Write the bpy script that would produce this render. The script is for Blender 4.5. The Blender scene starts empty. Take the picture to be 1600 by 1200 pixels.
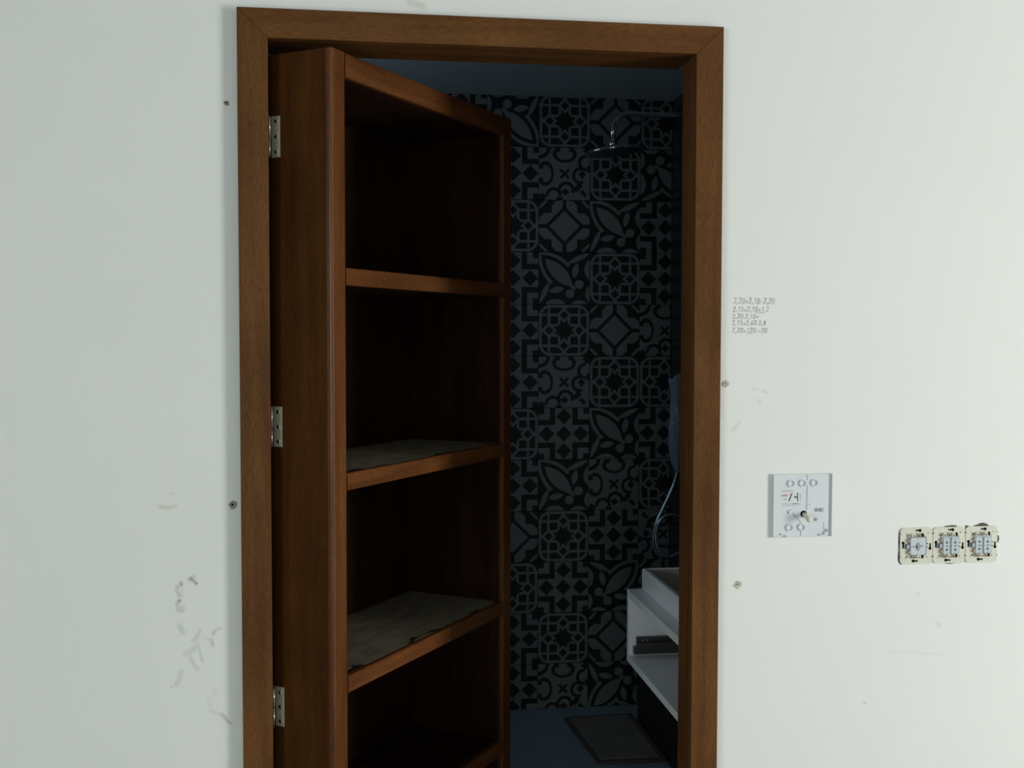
import bpy, bmesh, math, random
from mathutils import Vector, Matrix, Euler

random.seed(7)
S = bpy.context.scene
COL = S.collection

# ------------------------------------------------------------------ camera
cam_d = bpy.data.cameras.new('camera')
cam_d.sensor_fit = 'HORIZONTAL'
cam_d.sensor_width = 36.0
cam_d.lens = 36.0 * 1728.24 / 1600.0
cam_d.clip_start = 0.05
cam = bpy.data.objects.new('camera', cam_d)
COL.objects.link(cam)
YAW, PITCH, ROLL = 0.138605510, -0.0428477378, 0.00149526695
_f = Vector((math.sin(YAW) * math.cos(PITCH), math.cos(YAW) * math.cos(PITCH), math.sin(PITCH)))
_r = Vector((math.cos(YAW), -math.sin(YAW), 0))
_u = _r.cross(_f)
_r2 = math.cos(ROLL) * _r + math.sin(ROLL) * _u
_u2 = -math.sin(ROLL) * _r + math.cos(ROLL) * _u
_m = Matrix((_r2, _u2, -_f)).transposed().to_4x4()
_m.translation = Vector((0, -2.1, 1.4558))
cam.matrix_world = _m
S.camera = cam

# ------------------------------------------------------------------ light
S.view_settings.view_transform = 'Standard'
S.view_settings.look = 'None'
S.view_settings.gamma = 1.0
S.view_settings.use_curve_mapping = False
S.view_settings.exposure = 0.0

W = bpy.data.worlds.new('overcast_sky')
S.world = W
W.use_nodes = True
W.node_tree.nodes['Background'].inputs[0].default_value = (0.72, 0.84, 1.0, 1)
W.node_tree.nodes['Background'].inputs[1].default_value = 0.6


def area(name, loc, rot, sx, sy, power, col):
    d = bpy.data.lights.new(name, 'AREA')
    d.shape = 'RECTANGLE'
    d.size, d.size_y = sx, sy
    d.energy = power
    d.color = col
    o = bpy.data.objects.new(name, d)
    COL.objects.link(o)
    o.location = loc
    o.rotation_euler = rot
    return o


# daylight through the balcony door in the room's right wall
area('daylight_balcony_door', (4.27, -2.25, 1.25), (0, math.radians(90), 0), 1.9, 0.90, 141, (0.99, 1.0, 0.965))
area('added_fill_back', (-0.8, -7.57, 1.20), (math.radians(90), 0, 0), 1.2, 1.8, 21, (0.90, 1.0, 1.0))  # fill lamp added behind the camera, in an added window
area('added_fill_side', (-4.57, -5.0, 1.35), (0, math.radians(-90), 0), 1.8, 3.2, 122, (0.90, 1.0, 1.0))  # fill lamp added on the unseen left side of the room
# daylight through the small frosted window in the bathroom's left wall
area('daylight_bathroom_window', (-0.78, 1.35, 1.75), (0, math.radians(-90), 0), 0.55, 0.75, 1.7, (0.58, 0.8, 1.0))


# ------------------------------------------------------------------ node helper
class G:
    """tiny expression builder on top of shader math nodes"""
    def __init__(self, nt):
        self.nt = nt

    def math(self, op, *a):
        n = self.nt.nodes.new('ShaderNodeMath')
        n.operation = op
        for i, v in enumerate(a):
            if isinstance(v, E_):
                self.nt.links.new(v.s, n.inputs[i])
            else:
                n.inputs[i].default_value = v
        return E_(self, n.outputs[0])


class E_:
    def __init__(self, g, s):
        self.g, self.s = g, s

    def __add__(self, o): return self.g.math('ADD', self, o)
    __radd__ = __add__
    def __sub__(self, o): return self.g.math('SUBTRACT', self, o)
    def __rsub__(self, o): return self.g.math('SUBTRACT', o, self)
    def __mul__(self, o): return self.g.math('MULTIPLY', self, o)
    __rmul__ = __mul__
    def __neg__(self): return self.g.math('MULTIPLY', self, -1.0)
    def __lt__(self, o): return self.g.math('LESS_THAN', self, o)
    def __gt__(self, o): return self.g.math('GREATER_THAN', self, o)


def Min(*a):
    r = a[0]
    for x in a[1:]:
        r = (r.g if isinstance(r, E_) else x.g).math('MINIMUM', r, x)
    return r


def Max(*a):
    r = a[0]
    for x in a[1:]:
        r = (r.g if isinstance(r, E_) else x.g).math('MAXIMUM', r, x)
    return r


def Abs(a): return a.g.math('ABSOLUTE', a)
def Sqrt(a): return a.g.math('SQRT', a)
def Len(a, b): return Sqrt(a * a + b * b)


def new_mat(name):
    m = bpy.data.materials.new(name)
    m.use_nodes = True
    nt = m.node_tree
    return m, nt, nt.nodes['Principled BSDF']


def simple(name, col, rough=0.5, metal=0.0, spec=0.5, noise=0.0, nscale=40.0, bump=0.0, bscale=200.0):
    m, nt, b = new_mat(name)
    b.inputs['Base Color'].default_value = (*col, 1)
    b.inputs['Roughness'].default_value = rough
    b.inputs['Metallic'].default_value = metal
    b.inputs['Specular IOR Level'].default_value = spec
    tc = nt.nodes.new('ShaderNodeTexCoord')
    if noise > 0:
        n = nt.nodes.new('ShaderNodeTexNoise')
        n.inputs['Scale'].default_value = nscale
        n.inputs['Detail'].default_value = 4
        nt.links.new(tc.outputs['Object'], n.inputs['Vector'])
        r = nt.nodes.new('ShaderNodeMix')
        r.data_type = 'RGBA'
        r.inputs[6].default_value = (*[c * (1 - noise) for c in col], 1)
        r.inputs[7].default_value = (*[min(1, c * (1 + noise)) for c in col], 1)
        nt.links.new(n.outputs['Fac'], r.inputs[0])
        nt.links.new(r.outputs[2], b.inputs['Base Color'])
    if bump > 0:
        n = nt.nodes.new('ShaderNodeTexNoise')
        n.inputs['Scale'].default_value = bscale
        n.inputs['Detail'].default_value = 3
        nt.links.new(tc.outputs['Object'], n.inputs['Vector'])
        bp = nt.nodes.new('ShaderNodeBump')
        bp.inputs['Strength'].default_value = bump
        bp.inputs['Distance'].default_value = 0.001
        nt.links.new(n.outputs['Fac'], bp.inputs['Height'])
        nt.links.new(bp.outputs[0], b.inputs['Normal'])
    return m


def wood(name, axis, dark, mid, light, rough=0.48, dust=False, spec=0.12):
    """tropical hardwood: long soft bands plus short dark pores along the grain axis (0 x, 1 y, 2 z)"""
    m, nt, b = new_mat(name)
    N, L = nt.nodes, nt.links
    tc = N.new('ShaderNodeTexCoord')

    def mapped(along, across):
        mp = N.new('ShaderNodeMapping')
        sc = [across] * 3
        sc[axis] = along
        mp.inputs['Scale'].default_value = sc
        L.new(tc.outputs['Object'], mp.inputs['Vector'])
        return mp.outputs[0]

    n1 = N.new('ShaderNodeTexNoise')
    n1.inputs['Scale'].default_value = 1.0
    n1.inputs['Detail'].default_value = 6
    n1.inputs['Roughness'].default_value = 0.62
    n1.inputs['Distortion'].default_value = 0.6
    L.new(mapped(2.2, 26.0), n1.inputs['Vector'])
    rp = N.new('ShaderNodeValToRGB')
    e = rp.color_ramp.elements
    e[0].position, e[0].color = 0.28, (*dark, 1)
    e[1].position, e[1].color = 0.74, (*light, 1)
    k = e.new(0.5)
    k.color = (*mid, 1)
    L.new(n1.outputs['Fac'], rp.inputs[0])
    n2 = N.new('ShaderNodeTexNoise')
    n2.inputs['Scale'].default_value = 1.0
    n2.inputs['Detail'].default_value = 2
    L.new(mapped(60.0, 900.0), n2.inputs['Vector'])
    mr = N.new('ShaderNodeMapRange')
    mr.inputs[1].default_value = 0.38
    mr.inputs[2].default_value = 0.6
    mr.inputs[3].default_value = 0.72
    mr.inputs[4].default_value = 1.08
    L.new(n2.outputs['Fac'], mr.inputs[0])
    n3 = N.new('ShaderNodeTexNoise')
    n3.inputs['Scale'].default_value = 3.0
    n3.inputs['Detail'].default_value = 2
    L.new(tc.outputs['Object'], n3.inputs['Vector'])
    mr3 = N.new('ShaderNodeMapRange')
    mr3.inputs[1].default_value = 0.3
    mr3.inputs[2].default_value = 0.7
    mr3.inputs[3].default_value = 0.8
    mr3.inputs[4].default_value = 1.18
    L.new(n3.outputs['Fac'], mr3.inputs[0])
    mu = N.new('ShaderNodeMath')
    mu.operation = 'MULTIPLY'
    L.new(mr.outputs[0], mu.inputs[0])
    L.new(mr3.outputs[0], mu.inputs[1])
    vm = N.new('ShaderNodeVectorMath')
    vm.operation = 'SCALE'
    L.new(rp.outputs[0], vm.inputs[0])
    L.new(mu.outputs[0], vm.inputs['Scale'])
    out = vm.outputs[0]
    b.inputs['Roughness'].default_value = rough
    b.inputs['Specular IOR Level'].default_value = spec
    if dust:
        # builder's dust on the upward faces, worn through along the front lip
        g = G(nt)
        sp = N.new('ShaderNodeSeparateXYZ')
        L.new(tc.outputs['Object'], sp.inputs[0])
        geo = N.new('ShaderNodeNewGeometry')
        sn = N.new('ShaderNodeSeparateXYZ')
        L.new(geo.outputs['Normal'], sn.inputs[0])
        nd = N.new('ShaderNodeTexNoise')
        nd.inputs['Scale'].default_value = 1.0
        nd.inputs['Detail'].default_value = 5
        mp = N.new('ShaderNodeMapping')
        mp.inputs['Scale'].default_value = (14, 40, 1)
        L.new(tc.outputs['Object'], mp.inputs['Vector'])
        L.new(mp.outputs[0], nd.inputs['Vector'])
        up = E_(g, sn.outputs[2]) > 0.9
        yy = E_(g, sp.outputs[1])
        nz = E_(g, nd.outputs['Fac'])
        keep = (yy + (nz - 0.5) * 0.12) > 0.012
        mask = up * keep * (nz * 1.5 + 0.12)
        mx = N.new('ShaderNodeMix')
        mx.data_type = 'RGBA'
        L.new(g.math('MINIMUM', mask, 1.0).s, mx.inputs[0])
        L.new(out, mx.inputs[6])
        mx.inputs[7].default_value = (0.22, 0.20, 0.15, 1)
        L.new(mx.outputs[2], b.inputs['Base Color'])
        rr = (mask * 0.5) + rough
        L.new(g.math('MINIMUM', rr, 1.0).s, b.inputs['Roughness'])
    else:
        L.new(out, b.inputs['Base Color'])
    bp = N.new('ShaderNodeBump')
    bp.inputs['Strength'].default_value = 0.15
    bp.inputs['Distance'].default_value = 0.0006
    L.new(n2.outputs['Fac'], bp.inputs['Height'])
    L.new(bp.outputs[0], b.inputs['Normal'])
    return m


# ------------------------------------------------------------------ object helpers
def finish(name, bm, mat, parent=None, smooth=False, flat_angle=None):
    bmesh.ops.recalc_face_normals(bm, faces=bm.faces)
    me = bpy.data.meshes.new(name)
    bm.to_mesh(me)
    bm.free()
    if smooth:
        for p in me.polygons:
            p.use_smooth = True
    for mm in (mat if isinstance(mat, (list, tuple)) else [mat]):
        me.materials.append(mm)
    o = bpy.data.objects.new(name, me)
    COL.objects.link(o)
    if parent is not None:
        o.parent = parent
    return o


def add_box(bm, x0, x1, y0, y1, z0, z1, bev=0.0, seg=1):
    vs = [bm.verts.new((x, y, z)) for x in (x0, x1) for y in (y0, y1) for z in (z0, z1)]
    F = [(0, 1, 3, 2), (4, 6, 7, 5), (0, 4, 5, 1), (2, 3, 7, 6), (0, 2, 6, 4), (1, 5, 7, 3)]
    fs = [bm.faces.new([vs[i] for i in f]) for f in F]
    if bev > 0:
        es = list({e for f in fs for e in f.edges})
        bmesh.ops.bevel(bm, geom=es, offset=bev, segments=seg, affect='EDGES', profile=0.5)


def box(name, mat, x0, x1, y0, y1, z0, z1, parent=None, bev=0.0, seg=1):
    bm = bmesh.new()
    add_box(bm, x0, x1, y0, y1, z0, z1, bev, seg)
    return finish(name, bm, mat, parent)


def add_prism(bm, pts, y0, y1):
    """outline in x,z extruded along y"""
    a = [bm.verts.new((p[0], y0, p[1])) for p in pts]
    b = [bm.verts.new((p[0], y1, p[1])) for p in pts]
    bm.faces.new(a)
    bm.faces.new(b[::-1])
    n = len(pts)
    for i in range(n):
        bm.faces.new((a[i], b[i], b[(i + 1) % n], a[(i + 1) % n]))


def prism(name, mat, pts, y0, y1, parent=None, bev=0.0):
    bm = bmesh.new()
    add_prism(bm, pts, y0, y1)
    if bev > 0:
        bmesh.ops.recalc_face_normals(bm, faces=bm.faces)
        es = [e for e in bm.edges if len(e.link_faces) == 2 and e.calc_face_angle(0) > 0.6]
        bmesh.ops.bevel(bm, geom=es, offset=bev, segments=1, affect='EDGES')
    return finish(name, bm, mat, parent)


def circle_pts(cx, cz, rx, rz=None, n=16, jit=0.0, rnd=None):
    rz = rx if rz is None else rz
    out = []
    for i in range(n):
        t = 2 * math.pi * i / n
        k = 1 + (rnd.uniform(-jit, jit) if rnd else 0)
        out.append((cx + rx * k * math.cos(t), cz + rz * k * math.sin(t)))
    return out


def disc(name, mat, cx, cz, r, y0, y1, parent=None, n=14, rz=None):
    return prism(name, mat, circle_pts(cx, cz, r, rz, n), y0, y1, parent)


def add_tube(bm, pts, rad, n=10, caps=True):
    pts = [Vector(p) for p in pts]
    rads = rad if isinstance(rad, (list, tuple)) else [rad] * len(pts)
    rings = []
    t0 = (pts[1] - pts[0]).normalized()
    ref = Vector((0, 0, 1)) if abs(t0.z) < 0.9 else Vector((1, 0, 0))
    nrm = t0.cross(ref).normalized()
    for i, p in enumerate(pts):
        a = pts[max(i - 1, 0)]
        c = pts[min(i + 1, len(pts) - 1)]
        t = (c - a).normalized()
        nrm = (nrm - t * nrm.dot(t)).normalized()
        bi = t.cross(nrm)
        rings.append([bm.verts.new(p + (nrm * math.cos(2 * math.pi * k / n) + bi * math.sin(2 * math.pi * k / n)) * rads[i]) for k in range(n)])
    for i in range(len(rings) - 1):
        for k in range(n):
            bm.faces.new((rings[i][k], rings[i][(k + 1) % n], rings[i + 1][(k + 1) % n], rings[i + 1][k]))
    if caps:
        bm.faces.new(rings[0][::-1])
        bm.faces.new(rings[-1])


def tube(name, mat, pts, rad, parent=None, n=10):
    bm = bmesh.new()
    add_tube(bm, pts, rad, n)
    return finish(name, bm, mat, parent, smooth=True)


def catmull(P, k=6):
    P = [Vector(p) for p in P]
    out = []
    for i in range(len(P) - 1):
        p0, p1, p2, p3 = P[max(i - 1, 0)], P[i], P[i + 1], P[min(i + 2, len(P) - 1)]
        for j in range(k):
            t = j / k
            out.append(0.5 * ((2 * p1) + (p2 - p0) * t + (2 * p0 - 5 * p1 + 4 * p2 - p3) * t * t + (3 * p1 - p0 - 3 * p2 + p3) * t ** 3))
    out.append(P[-1])
    return out


def empty(name, loc, rz=0.0):
    o = bpy.data.objects.new(name, None)
    o.empty_display_size = 0.05
    COL.objects.link(o)
    o.location = loc
    o.rotation_euler = (0, 0, rz)
    return o


def tag(o, label=None, cat=None, group=None, kind=None):
    if label: o['label'] = label
    if cat: o['category'] = cat
    if group: o['group'] = group
    if kind: o['kind'] = kind
    return o


def struct(o, label=None):
    o['kind'] = 'structure'
    if label: o['label'] = label
    return o


def dup(o, parent, loc=None, name=None):
    c = o.copy()
    COL.objects.link(c)
    c.parent = parent
    if loc is not None:
        c.location = loc
    return c


# ------------------------------------------------------------------ measures (metres, wall face at y = 0)
X0, X1, ZT = -0.1610, 0.6486, 1.9999          # door opening
CX0, CX1, CZT = -0.2153, 0.7029, 2.0537      # outer edge of the casing
CY = -0.0155                                  # casing face
RX0, RX1 = -4.5, 4.2                         # room
RY = -7.5
RZ = 2.7
BX0, BX1 = -0.71, 1.2208                     # bathroom
BY = 2.1185
BZ = 2.3734
WT = 0.10                                    # wall thickness

# ------------------------------------------------------------------ materials
D1, M1, L1 = (0.088, 0.0335, 0.0100), (0.124, 0.0510, 0.0152), (0.162, 0.073, 0.0220)
wood_z = wood('casing_wood_vertical', 2, D1, M1, L1)
wood_x = wood('casing_wood_horizontal', 0, D1, M1, L1)
D2, M2, L2 = (0.064, 0.0190, 0.0050), (0.122, 0.042, 0.0110), (0.175, 0.070, 0.0200)
lip_z = wood('shelf_lipping_vertical', 2, D2, M2, L2, rough=0.3, spec=0.30)
lip_x = wood('shelf_lipping_horizontal', 0, D2, M2, L2)
D3, M3, L3 = (0.016, 0.0070, 0.0034), (0.030, 0.0130, 0.0060), (0.044, 0.0200, 0.0095)  # darker tones for the shelf body and its inside
dark_body_z = wood('dark_shelf_body', 2, D3, M3, L3, rough=0.55, spec=0.1)
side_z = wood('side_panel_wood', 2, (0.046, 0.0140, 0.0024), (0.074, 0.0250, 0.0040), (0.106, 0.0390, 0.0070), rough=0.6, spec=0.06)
dark_body_x = wood('dark_shelf_body_horizontal', 0, D3, M3, L3, rough=0.55, spec=0.1)
dusty = wood('dusty_shelf_wood', 0, D3, M3, L3, dust=True)

plastic_white = simple('white_plastic', (0.70, 0.735, 0.77), 0.35)
plastic_grey = simple('grey_plastic', (0.40, 0.44, 0.45), 0.4)
plastic_pale = simple('pale_blue_grey_plastic', (0.56, 0.63, 0.66), 0.35)
print_black = simple('black_print', (0.02, 0.02, 0.022), 0.6)
print_grey = simple('grey_print', (0.30, 0.32, 0.33), 0.6)
print_red = simple('red_print', (0.66, 0.33, 0.31), 0.6)
hole_black = simple('dark_hole', (0.008, 0.010, 0.011), 0.8, spec=0.1)
cream_metal = simple('cream_zinc_plate', (0.66, 0.65, 0.55), 0.45, 0.0, 0.5, noise=0.08, nscale=60)
bronze = simple('bronze_terminal', (0.36, 0.30, 0.22), 0.4, 0.3, 0.5)
nickel = simple('satin_nickel', (0.60, 0.58, 0.46), 0.42, 0.35, 0.5, noise=0.05, nscale=80)
nickel_bright = simple('polished_nickel', (0.85, 0.82, 0.72), 0.18, 1.0)
chrome = simple('chrome', (0.75, 0.77, 0.80), 0.05, 1.0)
hose_m = simple('metal_hose', (0.42, 0.55, 0.62), 0.22, 0.9)
white_lacquer = simple('white_lacquer', (0.74, 0.77, 0.79), 0.35)
ceramic = simple('white_ceramic', (0.72, 0.75, 0.78), 0.18)
steel_dark = simple('dark_steel_rail', (0.075, 0.075, 0.07), 0.35, 0.6)
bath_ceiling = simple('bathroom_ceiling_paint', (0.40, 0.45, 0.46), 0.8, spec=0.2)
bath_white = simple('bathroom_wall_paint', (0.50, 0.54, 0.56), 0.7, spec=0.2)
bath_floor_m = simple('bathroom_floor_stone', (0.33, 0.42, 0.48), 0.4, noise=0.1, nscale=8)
dark_tile = simple('dark_wall_tile', (0.035, 0.037, 0.04), 0.25, noise=0.1, nscale=6)
dark_box = simple('dark_box_surface', (0.030, 0.022, 0.017), 0.5, noise=0.2, nscale=20)
mat_brown = simple('dark_brown_mat', (0.27, 0.245, 0.225), 0.8, noise=0.3, nscale=9)
mat_edge = simple('mat_edge', (0.13, 0.11, 0.095), 0.8)
room_white = simple('room_wall_paint', (0.40, 0.40, 0.38), 0.8, spec=0.2)
room_floor_m = simple('concrete_screed', (0.36, 0.35, 0.33), 0.8, noise=0.15, nscale=5)
filler = simple('grey_filler', (0.33, 0.32, 0.26), 0.9, noise=0.4, nscale=300)
filler_light = simple('pale_filler', (0.55, 0.53, 0.44), 0.9, noise=0.3, nscale=300)
pencil = simple('pencil_graphite', (0.52, 0.54, 0.52), 0.7, noise=0.25, nscale=500)
pencil_dark = simple('pencil_graphite_firm', (0.38, 0.40, 0.38), 0.7, noise=0.2, nscale=500)
grout_m = simple('grout', (0.02, 0.022, 0.024), 0.9)
cream_cable = simple('cream_cable_sheath', (0.70, 0.66, 0.52), 0.5)

# frosted glass
glass_m, _nt, _b = new_mat('frosted_glass')
_b.inputs['Base Color'].default_value = (0.8, 0.9, 0.95, 1)
_b.inputs['Transmission Weight'].default_value = 1.0
_b.inputs['Roughness'].default_value = 0.5
clear_m, _nt, _b = new_mat('window_glass')
_b.inputs['Base Color'].default_value = (1, 1, 1, 1)
_b.inputs['Transmission Weight'].default_value = 1.0
_b.inputs['Roughness'].default_value = 0.0
_b.inputs['IOR'].default_value = 1.1
# bubble wrap film
film_m, _nt, _b = new_mat('bubble_wrap_film')
_b.inputs['Base Color'].default_value = (0.26, 0.36, 0.45, 1)
_b.inputs['Roughness'].default_value = 0.22
_b.inputs['Alpha'].default_value = 0.78
_v = _nt.nodes.new('ShaderNodeTexVoronoi')
_v.inputs['Scale'].default_value = 95
_tc = _nt.nodes.new('ShaderNodeTexCoord')
_nt.links.new(_tc.outputs['Object'], _v.inputs['Vector'])
_bp = _nt.nodes.new('ShaderNodeBump')
_bp.inputs['Strength'].default_value = 1.0
_bp.inputs['Distance'].default_value = 0.003
_bp.invert = True
_nt.links.new(_v.outputs['Distance'], _bp.inputs['Height'])
_nt.links.new(_bp.outputs[0], _b.inputs['Normal'])


# wall paint with the scuffs, hand marks and thin scratches seen on it
def make_wall_paint():
    m, nt, b = new_mat('white_wall_paint_with_scuffs')
    N, L = nt.nodes, nt.links
    g = G(nt)
    tc = N.new('ShaderNodeTexCoord')
    P = tc.outputs['Object']
    nz = N.new('ShaderNodeTexNoise')
    nz.inputs['Scale'].default_value = 70
    nz.inputs['Detail'].default_value = 4
    L.new(P, nz.inputs['Vector'])
    grain = E_(g, nz.outputs['Fac'])
    # jitter the coordinates a little so that the marks have soft broken outlines
    sc = N.new('ShaderNodeVectorMath')
    sc.operation = 'SUBTRACT'
    L.new(nz.outputs['Color'], sc.inputs[0])
    sc.inputs[1].default_value = (0.5, 0.5, 0.5)
    s2 = N.new('ShaderNodeVectorMath')
    s2.operation = 'SCALE'
    L.new(sc.outputs[0], s2.inputs[0])
    s2.inputs['Scale'].default_value = 0.009
    pj = N.new('ShaderNodeVectorMath')
    pj.operation = 'ADD'
    L.new(P, pj.inputs[0])
    L.new(s2.outputs[0], pj.inputs[1])
    fl = N.new('ShaderNodeVectorMath')
    fl.operation = 'MULTIPLY'
    L.new(pj.outputs[0], fl.inputs[0])
    fl.inputs[1].default_value = (1, 0, 1)
    PJ = fl.outputs[0]

    def seg(x0, z0, x1, z1, r, s):
        a = Vector((x0, 0, z0))
        d = Vector((x1 - x0, 0, z1 - z0))
        v = N.new('ShaderNodeVectorMath'); v.operation = 'SUBTRACT'
        L.new(PJ, v.inputs[0]); v.inputs[1].default_value = a
        dt = N.new('ShaderNodeVectorMath'); dt.operation = 'DOT_PRODUCT'
        L.new(v.outputs[0], dt.inputs[0]); dt.inputs[1].default_value = d / max(d.length_squared, 1e-9)
        c = N.new('ShaderNodeClamp')
        L.new(dt.outputs['Value'], c.inputs[0])
        q = N.new('ShaderNodeVectorMath'); q.operation = 'SCALE'
        q.inputs[0].default_value = d
        L.new(c.outputs[0], q.inputs['Scale'])
        ds = N.new('ShaderNodeVectorMath'); ds.operation = 'DISTANCE'
        L.new(v.outputs[0], ds.inputs[0]); L.new(q.outputs[0], ds.inputs[1])
        mr = N.new('ShaderNodeMapRange')
        mr.interpolation_type = 'SMOOTHSTEP'
        L.new(ds.outputs['Value'], mr.inputs[0])
        mr.inputs[1].default_value = r * 1.35
        mr.inputs[2].default_value = r * 0.1
        mr.inputs[3].default_value = 0
        mr.inputs[4].default_value = s
        return E_(g, mr.outputs[0])

    marks = [
        (-0.309, 1.006, -0.298, 0.996, 0.004, 0.55), (-0.312, 1.003, -0.304, 1.008, 0.006, 0.2),
        (-0.3262, 0.9972, -0.3334, 0.9910, 0.0052, 0.26), (-0.3334, 0.9910, -0.3346, 0.9824, 0.0052, 0.26), (-0.3346, 0.9824, -0.3286, 0.9749, 0.0052, 0.26), (-0.3274, 0.9985, -0.3250, 0.9948, 0.0026, 0.50), (-0.3322, 0.9861, -0.3286, 0.9824, 0.0080, 0.12),
        (-0.3286, 0.9650, -0.3334, 0.9588, 0.0050, 0.26), (-0.3334, 0.9588, -0.3322, 0.9489, 0.0050, 0.26), (-0.3322, 0.9489, -0.3250, 0.9464, 0.0050, 0.26), (-0.3298, 0.9662, -0.3274, 0.9625, 0.0026, 0.50), (-0.3286, 0.9526, -0.3237, 0.9514, 0.0060, 0.16),
        (-0.331, 0.919, -0.324, 0.905, 0.006, 0.20), (-0.293, 0.908, -0.304, 0.890, 0.005, 0.20),
        (-0.287, 0.892, -0.273, 0.890, 0.004, 0.12), (-0.273, 0.890, -0.271, 0.879, 0.005, 0.28),
        (-0.268, 0.906, -0.257, 0.911, 0.004, 0.24), (-0.270, 0.902, -0.267, 0.903, 0.004, 0.25),
        (-0.320, 0.864, -0.302, 0.876, 0.007, 0.16), (-0.299, 0.883, -0.290, 0.851, 0.004, 0.20),
        (-0.313, 0.859, -0.299, 0.835, 0.005, 0.18), (-0.328, 0.831, -0.337, 0.807, 0.006, 0.17),
        (-0.348, 0.803, -0.346, 0.803, 0.003, 0.25), (-0.266, 0.794, -0.279, 0.774, 0.006, 0.08),
        (-0.279, 0.774, -0.275, 0.756, 0.006, 0.08), (-0.275, 0.756, -0.257, 0.748, 0.005, 0.12),
        (-0.257, 0.748, -0.240, 0.731, 0.004, 0.35), (0.774, 1.353, 0.784, 1.351, 0.003, 0.14),
        (0.795, 1.349, 0.804, 1.346, 0.003, 0.14), (0.783, 1.331, 0.791, 1.326, 0.003, 0.16),
        (0.735, 1.272, 0.747, 1.287, 0.005, 0.13), (1.129, 0.933, 1.133, 0.930, 0.004, 0.12),
        (1.174, 0.872, 1.178, 0.865, 0.004, 0.14), (1.017, 0.714, 1.020, 0.711, 0.003, 0.25),
        (1.063, 0.818, 1.182, 0.806, 0.003, 0.06),
    ]
    tot = None
    for k in marks:
        s = seg(*k)
        tot = s if tot is None else g.math('MAXIMUM', tot, s)
    brown = Max(seg(-0.363, 1.140, -0.334, 1.140, 0.004, 0.30), seg(-0.345, 1.1625, -0.338, 1.166, 0.003, 0.2),
                seg(0.099, 2.079, 0.123, 2.072, 0.010, 0.25), seg(0.705, 1.40, 0.708, 1.30, 0.008, 0.10))
    tot = tot * (grain * 1.6 + 0.2)
    cl = g.math('MINIMUM', tot, 0.9)
    base = N.new('ShaderNodeMix'); base.data_type = 'RGBA'
    big = N.new('ShaderNodeTexNoise')
    big.inputs['Scale'].default_value = 2.5
    big.inputs['Detail'].default_value = 3
    L.new(P, big.inputs['Vector'])
    L.new(big.outputs['Fac'], base.inputs[0])
    base.inputs[6].default_value = (0.785, 0.812, 0.780, 1)
    base.inputs[7].default_value = (0.833, 0.848, 0.820, 1)
    m1 = N.new('ShaderNodeMix'); m1.data_type = 'RGBA'
    L.new(cl.s, m1.inputs[0]); L.new(base.outputs[2], m1.inputs[6])
    m1.inputs[7].default_value = (0.15, 0.14, 0.12, 1)
    m2 = N.new('ShaderNodeMix'); m2.data_type = 'RGBA'
    L.new((brown * (grain * 1.5 + 0.2)).s, m2.inputs[0]); L.new(m1.outputs[2], m2.inputs[6])
    m2.inputs[7].default_value = (0.45, 0.33, 0.22, 1)
    L.new(m2.outputs[2], b.inputs['Base Color'])
    b.inputs['Roughness'].default_value = 0.75
    b.inputs['Specular IOR Level'].default_value = 0.25
    nb = N.new('ShaderNodeTexNoise')
    nb.inputs['Scale'].default_value = 9
    nb.inputs['Detail'].default_value = 6
    L.new(P, nb.inputs['Vector'])
    bp = N.new('ShaderNodeBump')
    bp.inputs['Strength'].default_value = 0.25
    bp.inputs['Distance'].default_value = 0.0035
    L.new(nb.outputs['Fac'], bp.inputs['Height'])
    L.new(bp.outputs[0], b.inputs['Normal'])
    return m


wall_paint = make_wall_paint()


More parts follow.
